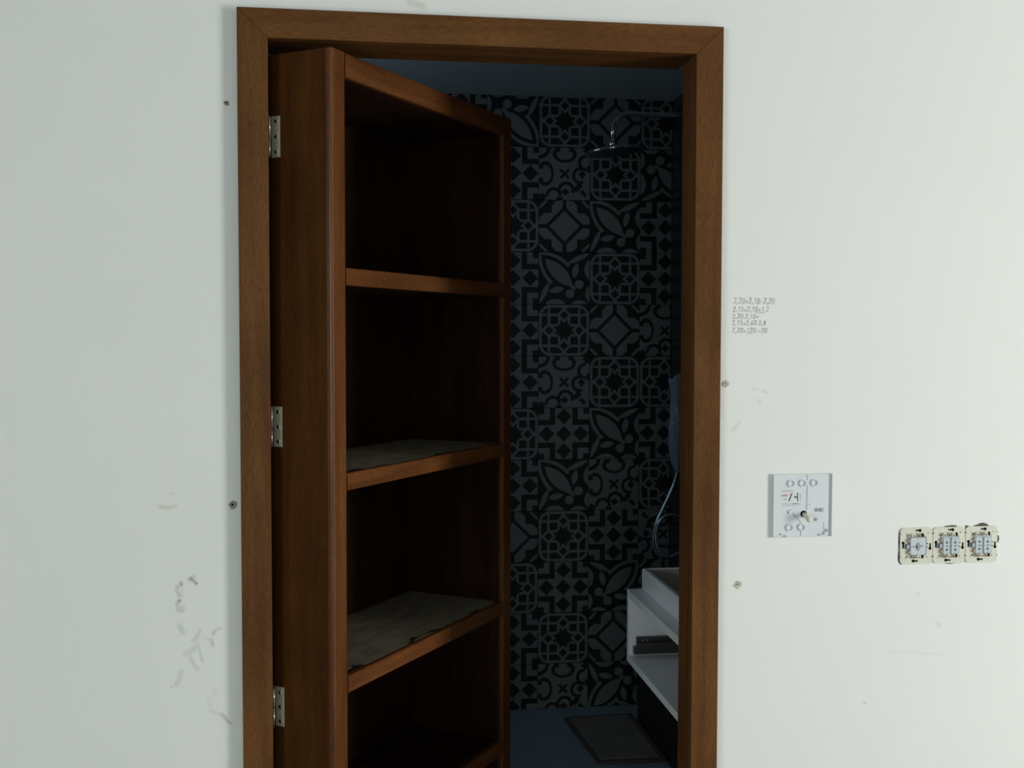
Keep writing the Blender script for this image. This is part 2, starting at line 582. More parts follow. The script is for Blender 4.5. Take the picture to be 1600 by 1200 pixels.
# printed patterns of the cement-style tiles; u to the right, v up, both -0.5..0.5
def tile_mat(kind):
    m, nt, b = new_mat('printed_tile_' + kind)
    N, L = nt.nodes, nt.links
    g = G(nt)
    tc = N.new('ShaderNodeTexCoord')
    sp = N.new('ShaderNodeSeparateXYZ')
    L.new(tc.outputs['Object'], sp.inputs[0])
    u = E_(g, sp.outputs[0]) * 5.0
    v = E_(g, sp.outputs[2]) * 5.0
    a, bb = Abs(u), Abs(v)
    R2 = 0.70710678
    if kind == 'checker':
        mn = Min(a, bb)
        dark = Max(a + bb < 0.152, Abs(a - 0.335) + bb < 0.152, a + Abs(bb - 0.335) < 0.152,
                   (mn > 0.17) * (mn < 0.275), mn > 0.385)
        light = 1.0 - dark
    elif kind == 'diamond':
        l1 = a + bb
        mx, mn = Max(a, bb), Min(a, bb)
        ring = (l1 > 0.298) * (l1 < 0.388)
        bar = (mn < 0.036) * (mx > 0.33)
        step = Max((mn > 0.25), (mx > 0.385) * ((mn + (mx - 0.385) * 0.9) > 0.255), (mx > 0.485) * (mn > 0.10))
        petal = (Abs(l1 - 0.835) < 0.035) * (mn > 0.34)
        dark = Max(ring, bar, step * (1.0 - petal))
        light = 1.0 - dark
    elif kind == 'rosette':
        mx, mn = Max(a, bb), Min(a, bb)
        d1 = Abs(Max(mx - 0.295, 0.295 - mx) + mn - 0.118)
        s1 = Max(Abs(mx - 0.197), Abs(mn - 0.197)) - 0.100
        # chamfered inner corner of the squares
        s1 = Max(s1, 0.235 - (mx + mn) * 1.0)
        rb = Len(Max(mx - 0.27, 0.0), Max(mn - 0.27, 0.0)) - 0.195
        c1 = (Abs(mx - 0.297) < 0.022) * (mn > 0.29)
        c2 = (Abs(mn - 0.297) < 0.022) * (mx > 0.29)
        tip = (Abs(mn - (mx - 0.40) * 0.75) < 0.022) * (mx > 0.40) * (mx < 0.475)
        chev = (Abs((mx - 0.36) + (mn - 0.20) * -0.6) < 0.018) * (Abs(mn - 0.20) < 0.10) * 0.0
        light = Max(d1 < 0.034, Abs(s1) < 0.026, Abs(rb) < 0.026, c1, c2, tip, chev)
    elif kind == 'leaf':
        p = (u - v) * R2
        q = Abs((u + v) * R2)
        uu = (p + q) * R2
        vv = (q - p) * R2
        l0 = Len(p + 0.145, q + 0.467) < 0.602
        o1 = Len(p + 0.15, q + 0.50) < 0.70
        o2 = Len(p + 0.15, q + 0.46) < 0.728
        rim = o2 * (1.0 - o1) * (p < -0.10)
        band = (Len(uu - 0.5115, vv + 0.138) < 0.625) * (Len(uu - 0.0285, vv - 0.908) < 0.625)
        petal = (Len(uu - 0.066, vv - 0.1815) < 0.2175) * (Len(uu - 0.374, vv - 0.1185) < 0.2175)
        horn = Max(band, petal)
        circ = Len(p - 0.289, q - 0.128) < 0.085
        e1 = Len(uu - 0.655, vv - 0.171) < 0.26
        e2 = Len(uu - 0.635, vv + 0.295) < 0.22
        stem = (q < 0.035) * (p > 0.15) * (p < 0.30)
        light = Max(l0, rim, horn, circ, e1, e2, stem)
    else:  # cross
        p = (u - v) * R2
        q = Abs((u + v) * R2)
        uu = (p + q) * R2
        vv = (q - p) * R2
        cross = (Abs(a - bb) < 0.036) * (Max(a, bb) < 0.09)
        ell = Len(uu * 0.68, vv - 0.375)
        loop = (ell < 0.160) * (ell > 0.110) * Max(vv < 0.43, Abs(uu) > 0.09)
        inarm = (Abs(Abs(uu) - 0.13) < 0.045) * (vv > 0.42)
        rA = (Abs(Len(uu - 0.31, vv + 0.03) - 0.135) < 0.030) * (uu < 0.36)
        rB = (Abs(Len(uu - 0.42, vv - 0.215) - 0.13) < 0.030) * (uu < 0.43) * (Len(uu - 0.31, vv + 0.03) > 0.12)
        tri = (Abs(uu - 0.345) + Abs(vv + 0.01) * 0.8) < 0.07
        br = Len(uu - 0.285, vv + 0.235) < 0.055
        br2 = (Abs(uu - vv - 0.74) < 0.10) * (Abs(uu + vv) < 0.05)
        tl = (Abs(Len(u + 0.5, v - 0.5) - 0.19) < 0.035)
        ed = (uu > 0.44) * (Abs(vv - 0.10) < 0.06)
        corner = (Abs(uu - 0.45) + Abs(vv - 0.44)) < 0.09
        dark = Max(cross, loop, inarm, rA, rB, tri, br, br2, tl, ed, corner)
        light = 1.0 - dark
    mx_ = N.new('ShaderNodeMix')
    mx_.data_type = 'RGBA'
    L.new(light.s, mx_.inputs[0])
    mx_.inputs[6].default_value = (0.024, 0.025, 0.026, 1)
    mx_.inputs[7].default_value = (0.225, 0.237, 0.233, 1)
    L.new(mx_.outputs[2], b.inputs['Base Color'])
    b.inputs['Roughness'].default_value = 0.45
    b.inputs['Specular IOR Level'].default_value = 0.25
    return m


# ================================================================== SETTING
# wall with the doorway; the left reveal is splayed so that the deep shelf door can swing
wf = None
bm = bmesh.new()
def slab(outline_front, outline_back, z0, z1):
    pass
zt = ZT + 0.016
# left piece (plan polygon)
for plan, z0, z1 in (
    ([(RX0, 0), (-0.205, 0), (-0.305, WT), (RX0, WT)], 0, zt),
    ([(X1 + 0.016, 0), (RX1, 0), (RX1, WT), (X1 + 0.016, WT)], 0, zt),
    ([(RX0, 0), (RX1, 0), (RX1, WT), (RX0, WT)], zt, RZ),
):
    lo = [bm.verts.new((x, y, z0)) for x, y in plan]
    hi = [bm.verts.new((x, y, z1)) for x, y in plan]
    bm.faces.new(lo[::-1]); bm.faces.new(hi)
    for i in range(4):
        j = (i + 1) % 4
        bm.faces.new((lo[i], lo[j], hi[j], hi[i]))
wall_front = struct(finish('wall_front', bm, wall_paint), 'white painted wall around the wooden doorway, scuffed and pencilled')

# filled fixing holes and the pencilled sums are pieces of that wall
rnd = random.Random(3)
for (x, z, r, mt, lab) in ((-0.2360, 1.8826, 0.0050, filler, None), (-0.2313, 1.1418, 0.0080, filler, None),
                           (0.7190, 1.3630, 0.0075, filler_light, None), (0.7477, 0.9624, 0.0082, filler_light, None)):
    bm = bmesh.new()
    n = 12
    ring0, ring1 = [], []
    for i in range(n):
        t = 2 * math.pi * i / n
        k = 1 + rnd.uniform(-0.22, 0.22)
        ring0.append(bm.verts.new((x + r * k * math.cos(t), 0.0005, z + r * k * math.sin(t))))
        ring1.append(bm.verts.new((x + r * k * 0.8 * math.cos(t), -0.0016 + rnd.uniform(-0.0006, 0.0006), z + r * k * 0.8 * math.sin(t))))
    c = bm.verts.new((x - r * 0.15, -0.0003, z + r * 0.1))
    for i in range(n):
        j = (i + 1) % n
        bm.faces.new((ring0[i], ring0[j], ring1[j], ring1[i]))
        bm.faces.new((ring1[i], ring1[j], c))
    o = finish('filled_hole', bm, mt, wall_front)
    # the small dark pit left in the filler
    prism('filler_pit', hole_black if mt is filler else filler, circle_pts(x - r * 0.12, z + r * 0.12, r * 0.28, n=8), -0.0019, -0.0006, o)

GL = {
    '0': [[(.5, 1), (.15, .8), (.05, .4), (.3, 0), (.7, .05), (.95, .5), (.8, .9), (.5, 1)]],
    '1': [[(.3, .75), (.6, 1), (.55, 0)]],
    '2': [[(.1, .75), (.35, 1), (.75, .95), (.8, .65), (.1, .03), (.95, .05)]],
    '5': [[(.85, 1), (.25, .95), (.2, .55), (.7, .6), (.85, .25), (.5, 0), (.1, .1)]],
    '6': [[(.75, 1), (.3, .7), (.15, .25), (.45, 0), (.8, .2), (.65, .5), (.2, .35)]],
    '8': [[(.5, .55), (.2, .8), (.5, 1), (.8, .8), (.5, .55), (.1, .25), (.5, 0), (.9, .25), (.5, .55)]],
    ',': [[(.5, .12), (.3, -.2)]],
    '.': [[(.4, .0), (.5, .12)]],
    'x': [[(.15, .65), (.8, .1)], [(.75, .7), (.2, .1)]],
    '=': [[(.15, .6), (.8, .62)], [(.15, .3), (.8, .32)]],
    ' ': [],
}


def add_ribbon(bm, pts, w, y=-0.0004):
    for i in range(len(pts) - 1):
        a, c = Vector(pts[i]), Vector(pts[i + 1])
        d = (c - a)
        if d.length < 1e-6: continue
        d.normalize()
        n = Vector((-d.y, d.x)) * w / 2
        e = d * w * 0.3
        q = [a - e + n, c + e + n, c + e - n, a - e - n]
        bm.faces.new([bm.verts.new((k.x, y, k.y)) for k in q])


rows = [
    ("2,20x2,10=2,20", 0.7335, 1.5215, 0.0068, 0.0110, 0.9),
    ("2,15x2,10x1,2", 0.7318, 1.5055, 0.0065, 0.0100, 0.9),
    ("2,20.2,10x", 0.7312, 1.4922, 0.0065, 0.0085, 0.9),
    ("2,15x2,60.2,8", 0.7304, 1.4795, 0.0064, 0.0090, 0.9),
    ("2,20x120.=20", 0.7308, 1.4645, 0.0066, 0.0090, 0.9),
]
bm1, bm2 = bmesh.new(), bmesh.new()
rr = random.Random(5)
for txt, x, z, adv, h, _k in rows:
    for i, ch in enumerate(txt):
        narrow = ch in ',.'
        w = adv * (0.35 if narrow else 0.78)
        dz = rr.uniform(-0.0006, 0.0006)
        tgt = bm2 if rr.random() < 0.3 else bm1
        for st in GL[ch]:
            pts = [(x + px * w + pz * 0.0008, z + dz + pz * h * (0.75 if ch in 'x=' else 1)) for px, pz in st]
            add_ribbon(tgt, pts, 0.0011)
        x += adv * (0.5 if narrow else 1.0)
add_ribbon(bm2, [(0.7800, 1.5030), (0.7950, 1.5037)], 0.0010)
add_ribbon(bm2, [(0.7600, 1.4622), (0.7720, 1.4626)], 0.0009)
o = finish('pencil_writing', bm1, pencil, wall_front)
o['label'] = 'faint pencilled sums in five short lines'
finish('firm_pencil_stroke', bm2, pencil_dark, o)

# rest of the room behind the camera
def quad_box(name, mat, *b, label=None):
    return struct(box(name, mat, *b), label)
quad_box('floor', room_floor_m, RX0, RX1, RY, 0.0, -0.1, 0.0)
quad_box('ceiling', room_white, RX0 - 0.1, RX1 + 0.1, RY - 0.1, WT, RZ, RZ + 0.1)


def wall_with_hole_x(name, x0, x1, ya, yb, za, zb, y0, y1, z0, z1, mat):
    bm = bmesh.new()
    add_box(bm, x0, x1, ya, y0, za, zb)
    add_box(bm, x0, x1, y1, yb, za, zb)
    add_box(bm, x0, x1, y0, y1, za, z0)
    add_box(bm, x0, x1, y0, y1, z1, zb)
    return struct(finish(name, bm, mat))


bm = bmesh.new()
for b in ((RX0, -1.45, -0.1, RZ), (-0.15, RX1 + 0.1, -0.1, RZ), (-1.45, -0.15, -0.1, 0.25), (-1.45, -0.15, 2.15, RZ)):
    add_box(bm, b[0], b[1], RY - 0.1, RY, b[2], b[3])
struct(finish('wall_back', bm, room_white))
wall_with_hole_x('wall_left', RX0 - 0.1, RX0, RY - 0.1, WT, -0.1, RZ, -6.65, -3.35, 0.40, 2.30, room_white)
wall_with_hole_x('wall_right', RX1, RX1 + 0.1, RY - 0.1, WT, -0.1, RZ, -2.76, -1.74, 0.25, 2.25, room_white)
# window frames
w1 = struct(empty('window_1', (RX1 + 0.03, -2.25, 0.25)))
for y in (-0.51, 0.47):
    box('frame_stile', white_lacquer, -0.02, 0.02, y, y + 0.04, 0, 2.0, w1)
for z in (0, 1.96):
    box('frame_rail', white_lacquer, -0.02, 0.02, -0.47, 0.47, z, z + 0.04, w1)
w2 = struct(empty('added_window_back', (-0.8, RY - 0.03, 0.25)))  # unseen frame added round the back fill lamp
for x in (-0.65, 0.61):
    box('frame_stile', white_lacquer, x, x + 0.04, -0.02, 0.02, 0, 1.9, w2)
for z in (0, 1.86):
    box('frame_rail', white_lacquer, -0.61, 0.61, -0.02, 0.02, z, z + 0.04, w2)

w4 = struct(empty('added_window_side', (RX0 - 0.03, -5.0, 0.40)))  # unseen frame added round the left fill lamp
for y in (-1.65, -0.57, 0.53, 1.61):
    box('frame_stile', white_lacquer, -0.02, 0.02, y, y + 0.04, 0, 1.9, w4)
for z in (0, 1.86):
    box('frame_rail', white_lacquer, -0.02, 0.02, -1.61, 1.61, z, z + 0.04, w4)

# bathroom shell
quad_box('floor_bathroom', bath_floor_m, BX0, BX1, WT, BY, -0.1, 0.0, label='dim bluish bathroom floor')
quad_box('ceiling_bathroom', bath_ceiling, BX0 - 0.1, BX1 + 0.1, WT, BY + 0.1, BZ, BZ + 0.1, label='dim bluish bathroom ceiling')
box('threshold', room_floor_m, X0 - 0.1, X1, 0.0, WT, -0.1, 0.0)['kind'] = 'structure'
wall_with_hole_x('wall_bathroom_left', BX0 - 0.1, BX0, WT, BY + 0.1, -0.1, BZ, 0.95, 1.75, 1.45, 2.05, bath_white)
w3 = struct(empty('window_3', (BX0 - 0.05, 1.35, 1.45)))
for y in (-0.40, 0.36):
    box('frame_stile', white_lacquer, -0.02, 0.02, y, y + 0.04, 0, 0.6, w3)
for z in (0, 0.56):
    box('frame_rail', white_lacquer, -0.02, 0.02, -0.36, 0.36, z, z + 0.04, w3)

wall_br = struct(box('wall_bathroom_right', grout_m, BX1, BX1 + 0.1, WT, BY + 0.1, -0.1, BZ), 'dark tiled side wall of the bathroom')
cache = {}
ztj = [0.0, 0.26, 0.86, 1.46, 2.06, BZ]
for i in range(5):
    for j in range(4):
        y1 = BY - 0.002 - j * 0.5
        y0 = max(y1 - 0.498, WT + 0.001)
        z0, z1 = ztj[i] + 0.0015, ztj[i + 1] - 0.0015
        box('tile', dark_tile, BX1 - 0.004, BX1, y0, y1, z0, z1, wall_br)

wall_far = struct(box('wall_bathroom_back', grout_m, BX0 - 0.1, BX1 + 0.1, BY + 0.002, BY + 0.1, -0.1, BZ), 'bathroom back wall of mixed black and grey patterned tiles')
TM = {k: tile_mat(k) for k in ('checker', 'diamond', 'rosette', 'leaf', 'cross')}
K, R, Dm, Lf, X_ = 'checker', 'rosette', 'diamond', 'leaf', 'cross'
# columns A..D as seen (row 1 on top): (kind, quarter turns clockwise)
seen = [
    [(Lf, 2), (R, 0), (Dm, 0), (R, 0)],
    [(K, 0), (X_, 0), (R, 0), (Lf, 2)],
    [(R, 0), (Dm, 0), (Lf, 0), (K, 0)],
    [(K, 0), (Lf, 0), (R, 0), (K, 0)],
    [(K, 0), (R, 0), (Dm, 0), (X_, 0)],
    [(K, 0), (X_, 0), (R, 0), (R, 0)],
    [(R, 0), (K, 0), (Lf, 0), (K, 0)],
    [(K, 0), (Lf, 0), (X_, 0), (R, 0)],
    [(Dm, 0), (R, 0), (K, 0), (X_, 2)],
    [(R, 0), (K, 0), (Lf, 1), (Dm, 0)],
    [(K, 0), (R, 0), (Dm, 0), (R, 0)],
    [(K, 0), (X_, 0), (Lf, 3), (Lf, 3)],
]
PX, PZ = 0.2000, 0.2003
GX = 0.6908
tm_cache = {}


def tile_mesh(kind, x0, x1, z0, z1):
    key = (kind, round(x0, 4), round(x1, 4), round(z0, 4), round(z1, 4))
    if key not in tm_cache:
        bm = bmesh.new()
        add_box(bm, x0, x1, 0, 0.008, z0, z1)
        # small arris on the front edges
        es = [e for e in bm.edges if all(abs(w.co.y) < 1e-6 for w in e.verts)]
        bmesh.ops.bevel(bm, geom=es, offset=0.0008, segments=1, affect='EDGES')
        bmesh.ops.recalc_face_normals(bm, faces=bm.faces)
        me = bpy.data.meshes.new('tile')
        bm.to_mesh(me); bm.free()
        me.materials.append(TM[kind])
        tm_cache[key] = me
    return tm_cache[key]


rt = random.Random(11)
hg = 0.0993
for row in range(12):
    zc_ = 2.1809 + PZ / 2 - row * PZ
    for c in range(-6, 4):
        xl = GX + (c - 1) * PX
        if c >= 0:
            kind, q = seen[row][c]
        elif c == -1 and row == 0:
            kind, q = K, 0
        else:
            kind, q = rt.choice((K, R, Dm, Lf, X_)), rt.choice((0, 1, 2, 3))
        xc = xl + PX / 2
        ex = [max(-hg, BX0 + 0.001 - xc), min(hg, BX1 - 0.006 - xc), max(-hg, 0.001 - zc_), min(hg, BZ - 0.001 - zc_)]
        # rotate the clip rectangle into the tile's own frame (q quarter turns clockwise as seen)
        x0, x1, z0, z1 = ex
        for _ in range(q):
            # inverse of one clockwise turn: (x,z) -> (-z, x)
            x0, x1, z0, z1 = -z1, -z0, x0, x1
        o = bpy.data.objects.new('tile', tile_mesh(kind, x0, x1, z0, z1))
        COL.objects.link(o)
        o.parent = wall_far
        o.location = (xc, BY - 0.006 + rt.uniform(-0.0004, 0.0004), zc_)
        o.rotation_euler = (0, q * math.pi / 2, 0)

# door frame: mitred casing on the wall, jamb and head lining behind it
door = struct(empty('door_1', (0, 0, 0)), 'dark hardwood door frame with mitred corners')
prism('casing_board', wood_z, [(CX0, 0.0), (X0, 0.0), (X0, ZT), (CX0, CZT)], CY, 0.0, door, 0.0012)
prism('casing_board', wood_z, [(X1, 0.0), (CX1, 0.0), (CX1, CZT), (X1, ZT)], CY, 0.0, door, 0.0012)
prism('casing_board', wood_x, [(X0, ZT), (X1, ZT), (CX1, CZT), (CX0, CZT)], CY, 0.0, door, 0.0012)
box('jamb_board', wood_z, X1, X1 + 0.015, 0.0, 0.075, 0.0, ZT + 0.015, door, 0.001)
box('head_board', wood_x, X0 - 0.04, X1, 0.0, 0.112, ZT, ZT + 0.015, door, 0.001)

# ================================================================== SHELF DOOR
TH = math.radians(56.0)
sd = empty('bookshelf_door', (-0.0454, -0.0575, 0.0), TH)
tag(sd, 'tall dark wooden bookcase door with open shelves, standing ajar on the left of the doorway', 'bookcase')
UL, UD, FT, ST = 0.742, 0.272, 0.045, 0.033
ZB, ZTOP = 0.02, 1.9768
LIP = 0.012


def board(name, x0, x1, z0, z1, body, lip, y1=UD - 0.012):
    o = box(name, body, x0, x1, LIP, y1, z0, z1, sd)
    bm = bmesh.new()
    add_box(bm, x0, x1, 0.0, LIP, z0, z1)
    vert = (x1 - x0) < (z1 - z0)
    es = [e for e in bm.edges if all(abs(w.co.y) < 1e-6 for w in e.verts)
          and abs((e.verts[0].co - e.verts[1].co).z) > 1e-6] if vert else \
         [e for e in bm.edges if all(abs(w.co.y) < 1e-6 for w in e.verts)
          and abs((e.verts[0].co - e.verts[1].co).x) > 1e-6]
    bmesh.ops.bevel(bm, geom=es, offset=0.005 if vert else 0.003, segments=3, affect='EDGES', profile=0.5)
    l = finish('edge_lipping', bm, lip, o)
    l['label'] = 'lighter wood front edge'
    return o


board('side_panel', 0, FT, ZB, ZTOP, side_z, lip_z)
board('side_panel', UL - FT, UL, ZB, ZTOP, dark_body_z, lip_z)
board('top_panel', FT, UL - FT, ZTOP - FT, ZTOP, dark_body_x, lip_x)
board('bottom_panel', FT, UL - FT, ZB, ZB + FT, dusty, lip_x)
for i, zt_ in enumerate((1.583, 1.2000, 0.8165, 0.476)):
    o = board('shelf', FT, UL - FT, zt_ - ST, zt_, dusty if i < 3 else dark_body_x, lip_x)
    if i in (1, 2):
        o['label'] = 'shelf with grey dust on top'
box('back_panel', dark_body_z, 0, UL, UD - 0.012, UD, ZB, ZTOP, sd)

# three butt hinges: leaf on the side panel, knuckle at the casing edge
for hz0, hz1 in ((1.7875, 1.8635), (1.2484, 1.3240), (0.7165, 0.7915)):
    h = empty('hinge', (0, 0, 0))
    h.parent = sd
    zm = hz0 + (hz1 - hz0) * 0.48
    bm = bmesh.new()
    add_box(bm, -0.0018, 0.0002, 0.1140, 0.1335, hz0, zm)
    add_box(bm, -0.0018, 0.0002, 0.1140, 0.1440, zm, hz1)
    finish('hinge_leaf', bm, nickel, h)
    # knuckles stand at the casing's inner edge, a finger's width proud of the panel
    kx, ky = -0.0137, 0.1285
    tube('knuckle', nickel_bright, [(kx, ky, zm + 0.0006), (kx, ky, hz1)], 0.0020, h, 10)
    tube('knuckle', nickel_bright, [(kx, ky, hz0), (kx, ky, zm - 0.0006)], 0.0017, h, 10)
    ys = 0.1228
    for k in (0.13, 0.5, 0.87):
        z = hz0 + (hz1 - hz0) * k
        bm = bmesh.new()
        add_tube(bm, [(-0.0017, ys, z), (-0.0028, ys, z)], [0.0042, 0.0034], 12)
        s = finish('screw', bm, [nickel_bright, hole_black], h)
        bm2 = bmesh.new()
        bm2.from_mesh(s.data)
        add_tube(bm2, [(-0.0026, ys, z), (-0.0030, ys, z)], 0.0014, 8)
        bm2.faces.ensure_lookup_table()
        for f in bm2.faces[-10:]:
            f.material_index = 1
        bm2.to_mesh(s.data)
        bm2.free()

# ================================================================== BATHROOM THINGS
# floating vanity carcass on the right wall, its drawer taken out
VY0, VY1 = 0.13, 0.705
VX = 0.6965
VZ0, VZ1 = 0.606, 0.7955
van = empty('vanity_cabinet', (VX, (VY0 + VY1) / 2, VZ0))
tag(van, 'white wall hung vanity carcass with its drawer missing, below the white basin', 'vanity')
hy = (VY1 - VY0) / 2
vh = VZ1 - VZ0
vd = BX1 - 0.004 - VX
box('side_panel', white_lacquer, 0, vd, hy - 0.018, hy, 0, vh, van, 0.0008)
box('side_panel', white_lacquer, 0, vd, -hy, -hy + 0.018, 0, vh, van, 0.0008)
box('top_panel', white_lacquer, 0.0, vd, -hy + 0.018, hy - 0.018, vh - 0.020, vh, van, 0.0008)
box('bottom_panel', white_lacquer, 0.0, vd, -hy + 0.018, hy - 0.018, 0, 0.018, van, 0.0008)
box('back_panel', white_lacquer, vd - 0.012, vd, -hy + 0.018, hy - 0.018, 0.018, vh - 0.020, van)
bm = bmesh.new()
add_box(bm, 0.012, 0.40, hy - 0.034, hy - 0.018, 0.024, 0.044)
add_box(bm, 0.018, 0.36, hy - 0.040, hy - 0.028, 0.040, 0.056)
add_box(bm, 0.020, 0.34, hy - 0.030, hy - 0.018, 0.052, 0.068)
rail = finish('drawer_slide', bm, steel_dark, van)
rail['label'] = 'dark metal drawer runner'
for x in (0.035, 0.048, 0.12, 0.17, 0.185):
    bm = bmesh.new()
    add_tube(bm, [(x, hy - 0.0302, 0.060), (x, hy - 0.0312, 0.060)], 0.0028, 8)
    finish('screw', bm, nickel_bright, rail)
for x, z in ((0.115, 0.125), (0.12, 0.095), (0.115, 0.085)):
    bm = bmesh.new()
    add_tube(bm, [(x, hy - 0.0178, z), (x, hy - 0.0184, z)], 0.003, 8)
    finish('peg_hole', bm, hole_black, van)

# rectangular vessel basin on the vanity
bx0, bx1, by0, by1 = VX + 0.0385, BX1 - 0.02, 0.17, VY1 - 0.004
bz0, bz1 = VZ1 + 0.0003, 0.8505
bm = bmesh.new()
T = 0.014
def ring(x0, x1, y0, y1, z):
    return [bm.verts.new(p) for p in ((x0, y0, z), (x1, y0, z), (x1, y1, z), (x0, y1, z))]
o0 = ring(bx0, bx1, by0, by1, bz0)
o1 = ring(bx0, bx1, by0, by1, bz1)
i1 = ring(bx0 + T, bx1 - T, by0 + T, by1 - T, bz1)
i0 = ring(bx0 + T + 0.02, bx1 - T - 0.02, by0 + T + 0.02, by1 - T - 0.02, bz0 + 0.012)
bm.faces.new(o0[::-1])
bm.faces.new(i0)
for A, B in ((o0, o1), (o1, i1), (i1, i0)):
    for i in range(4):
        j = (i + 1) % 4
        bm.faces.new((A[i], A[j], B[j], B[i]))
bmesh.ops.recalc_face_normals(bm, faces=bm.faces)
bmesh.ops.bevel(bm, geom=[e for e in bm.edges if any(abs(w.co.z - bz1) < 1e-6 for w in e.verts)], offset=0.0025, segments=2, affect='EDGES')
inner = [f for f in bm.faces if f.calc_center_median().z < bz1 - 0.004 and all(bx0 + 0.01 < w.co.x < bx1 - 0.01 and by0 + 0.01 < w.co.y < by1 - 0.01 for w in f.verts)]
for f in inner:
    f.material_index = 1  # inner faces get a darker, browner tone than the outside
basin = finish('wash_basin', bm, [ceramic, simple('taupe_basin_inside', (0.42, 0.38, 0.36), 0.35)])
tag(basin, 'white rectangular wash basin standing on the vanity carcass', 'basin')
bm = bmesh.new()
cxm, cym = (bx0 + bx1) / 2, (by0 + by1) / 2
add_tube(bm, [(cxm, cym, bz0 + 0.0115), (cxm, cym, bz0 + 0.0150)], [0.024, 0.020], 16)
finish('drain', bm, chrome, basin)

# unidentified dark low box along the right side under the vanity
struct(box('low_box', dark_box, 1.045, BX1 - 0.004, 0.12, 1.93, 0.0, 0.42), 'very dark unidentified low box along the bathroom side wall under the vanity')

# mat on the bathroom floor
fm = empty('floor_mat', (0.905, 1.755, 0.0))
tag(fm, 'dark brown rectangular mat lying on the dim bathroom floor', 'mat')
prism_pts = [(-0.136, 0.216), (0.130, 0.235), (0.135, -0.235), (-0.101, -0.231)]
bm = bmesh.new()
lo = [bm.verts.new((x, y, 0.0005)) for x, y in prism_pts]
hi = [bm.verts.new((x, y, 0.012)) for x, y in prism_pts]
bm.faces.new(lo[::-1]); bm.faces.new(hi)
for i in range(4):
    bm.faces.new((lo[i], lo[(i + 1) % 4], hi[(i + 1) % 4], hi[i]))
finish('mat_border', bm, mat_edge, fm)
bm = bmesh.new()
inn = [(x * 0.86, y * 0.92) for x, y in prism_pts]
lo = [bm.verts.new((x, y, 0.0115)) for x, y in inn]
hi = [bm.verts.new((x * 0.98, y * 0.98, 0.0150)) for x, y in inn]
bm.faces.new(lo[::-1]); bm.faces.new(hi)
for i in range(4):
    bm.faces.new((lo[i], lo[(i + 1) % 4], hi[(i + 1) % 4], hi[i]))
finish('mat_pile', bm, mat_brown, fm)

# rain shower
SY = 1.65
rs = empty('rain_shower', (BX1 - 0.004, SY, 2.222))
tag(rs, 'chrome rain shower with flat round head on a bent wall arm', 'shower')
ox, oz = BX1 - 0.004, 2.222
def sl(p): return (p[0] - ox, p[1] - SY, p[2] - oz)
arm = [(ox - 0.004, SY, 2.222), (1.05, SY, 2.2215)]
bc = (0.925, 2.170)
arm += [(0.925 + 0.052 * math.sin(t), SY, 2.170 + 0.052 * math.cos(t)) for t in [(-i / 8) * math.pi / 2 for i in range(9)]]
arm += [(0.8720, SY, 2.130)]
tube('shower_arm', chrome, [sl(p) for p in arm], 0.0095, rs, 14)
tube('wall_flange', chrome, [sl((ox, SY, 2.222)), sl((ox - 0.006, SY, 2.222)), sl((ox - 0.010, SY, 2.222))], [0.030, 0.030, 0.018], rs, 20)
tube('swivel_joint', chrome, [sl((0.8720, SY, 2.132)), sl((0.8718, SY, 2.124)), sl((0.8715, SY, 2.114)), sl((0.871, SY, 2.104))], [0.011, 0.015, 0.014, 0.009], rs, 14)
hx, hz = 0.8745, 2.0930
tx = math.sin(math.radians(6)); tz = math.cos(math.radians(6))
ax = Vector((-tx, 0, tz))
c0 = Vector(sl((hx, SY, hz)))
sh = tube('shower_head', chrome, [c0 - ax * 0.004, c0 - ax * 0.0035, c0 + ax * 0.004, c0 + ax * 0.008, c0 + ax * 0.014], [0.095, 0.1, 0.1, 0.085, 0.018], rs, 32)
sh_face = tube('spray_face', simple('dark_spray_face', (0.05, 0.055, 0.06), 0.4), [c0 - ax * 0.0060, c0 - ax * 0.0036], [0.090, 0.092], sh, 32)

# hand shower wrapped in bubble film, hanging on the side wall, with a coiled hose
HY = 1.72
hs = empty('hand_shower', (BX1 - 0.004, HY, 1.27))
tag(hs, 'hand shower wrapped in bluish bubble film with a looping hose, beside the doorway jamb', 'shower')
def hl(p): return (p[0] - (BX1 - 0.004), p[1] - HY, p[2] - 1.27)
tube('wall_holder', chrome, [hl((BX1 - 0.004, HY, 1.235)), hl((1.16, HY, 1.235))], [0.018, 0.014], hs, 12)
tube('shower_handle', chrome, [hl((1.13, HY, 1.29)), hl((1.132, HY, 1.15)), hl((1.133, HY, 1.00))], [0.016, 0.013, 0.010], hs, 10)
bm = bmesh.new()
prof = [(1.315, 1.128, 0.030), (1.300, 1.128, 0.034), (1.275, 1.130, 0.030), (1.255, 1.131, 0.026), (1.20, 1.131, 0.029), (1.12, 1.130, 0.033), (1.06, 1.130, 0.031), (1.01, 1.131, 0.024), (0.985, 1.132, 0.015), (0.972, 1.133, 0.010)]
nseg = 18
rings_ = []
rw = random.Random(2)
for z, x, r in prof:
    rings_.append([bm.verts.new(hl((x + r * (1 + rw.uniform(-0.12, 0.12)) * math.cos(2 * math.pi * k / nseg), HY + 0.75 * r * (1 + rw.uniform(-0.12, 0.12)) * math.sin(2 * math.pi * k / nseg), z + rw.uniform(-0.003, 0.003) + (0.010 * math.sin(3 * 2 * math.pi * k / nseg) if z > 1.31 else 0)))) for k in range(nseg)])
for i in range(len(rings_) - 1):
    for k in range(nseg):
        bm.faces.new((rings_[i][k], rings_[i][(k + 1) % nseg], rings_[i + 1][(k + 1) % nseg], rings_[i + 1][k]))
fw = finish('bubble_film', bm, film_m, hs, smooth=True)
fw['label'] = 'bluish translucent bubble film wrapping'
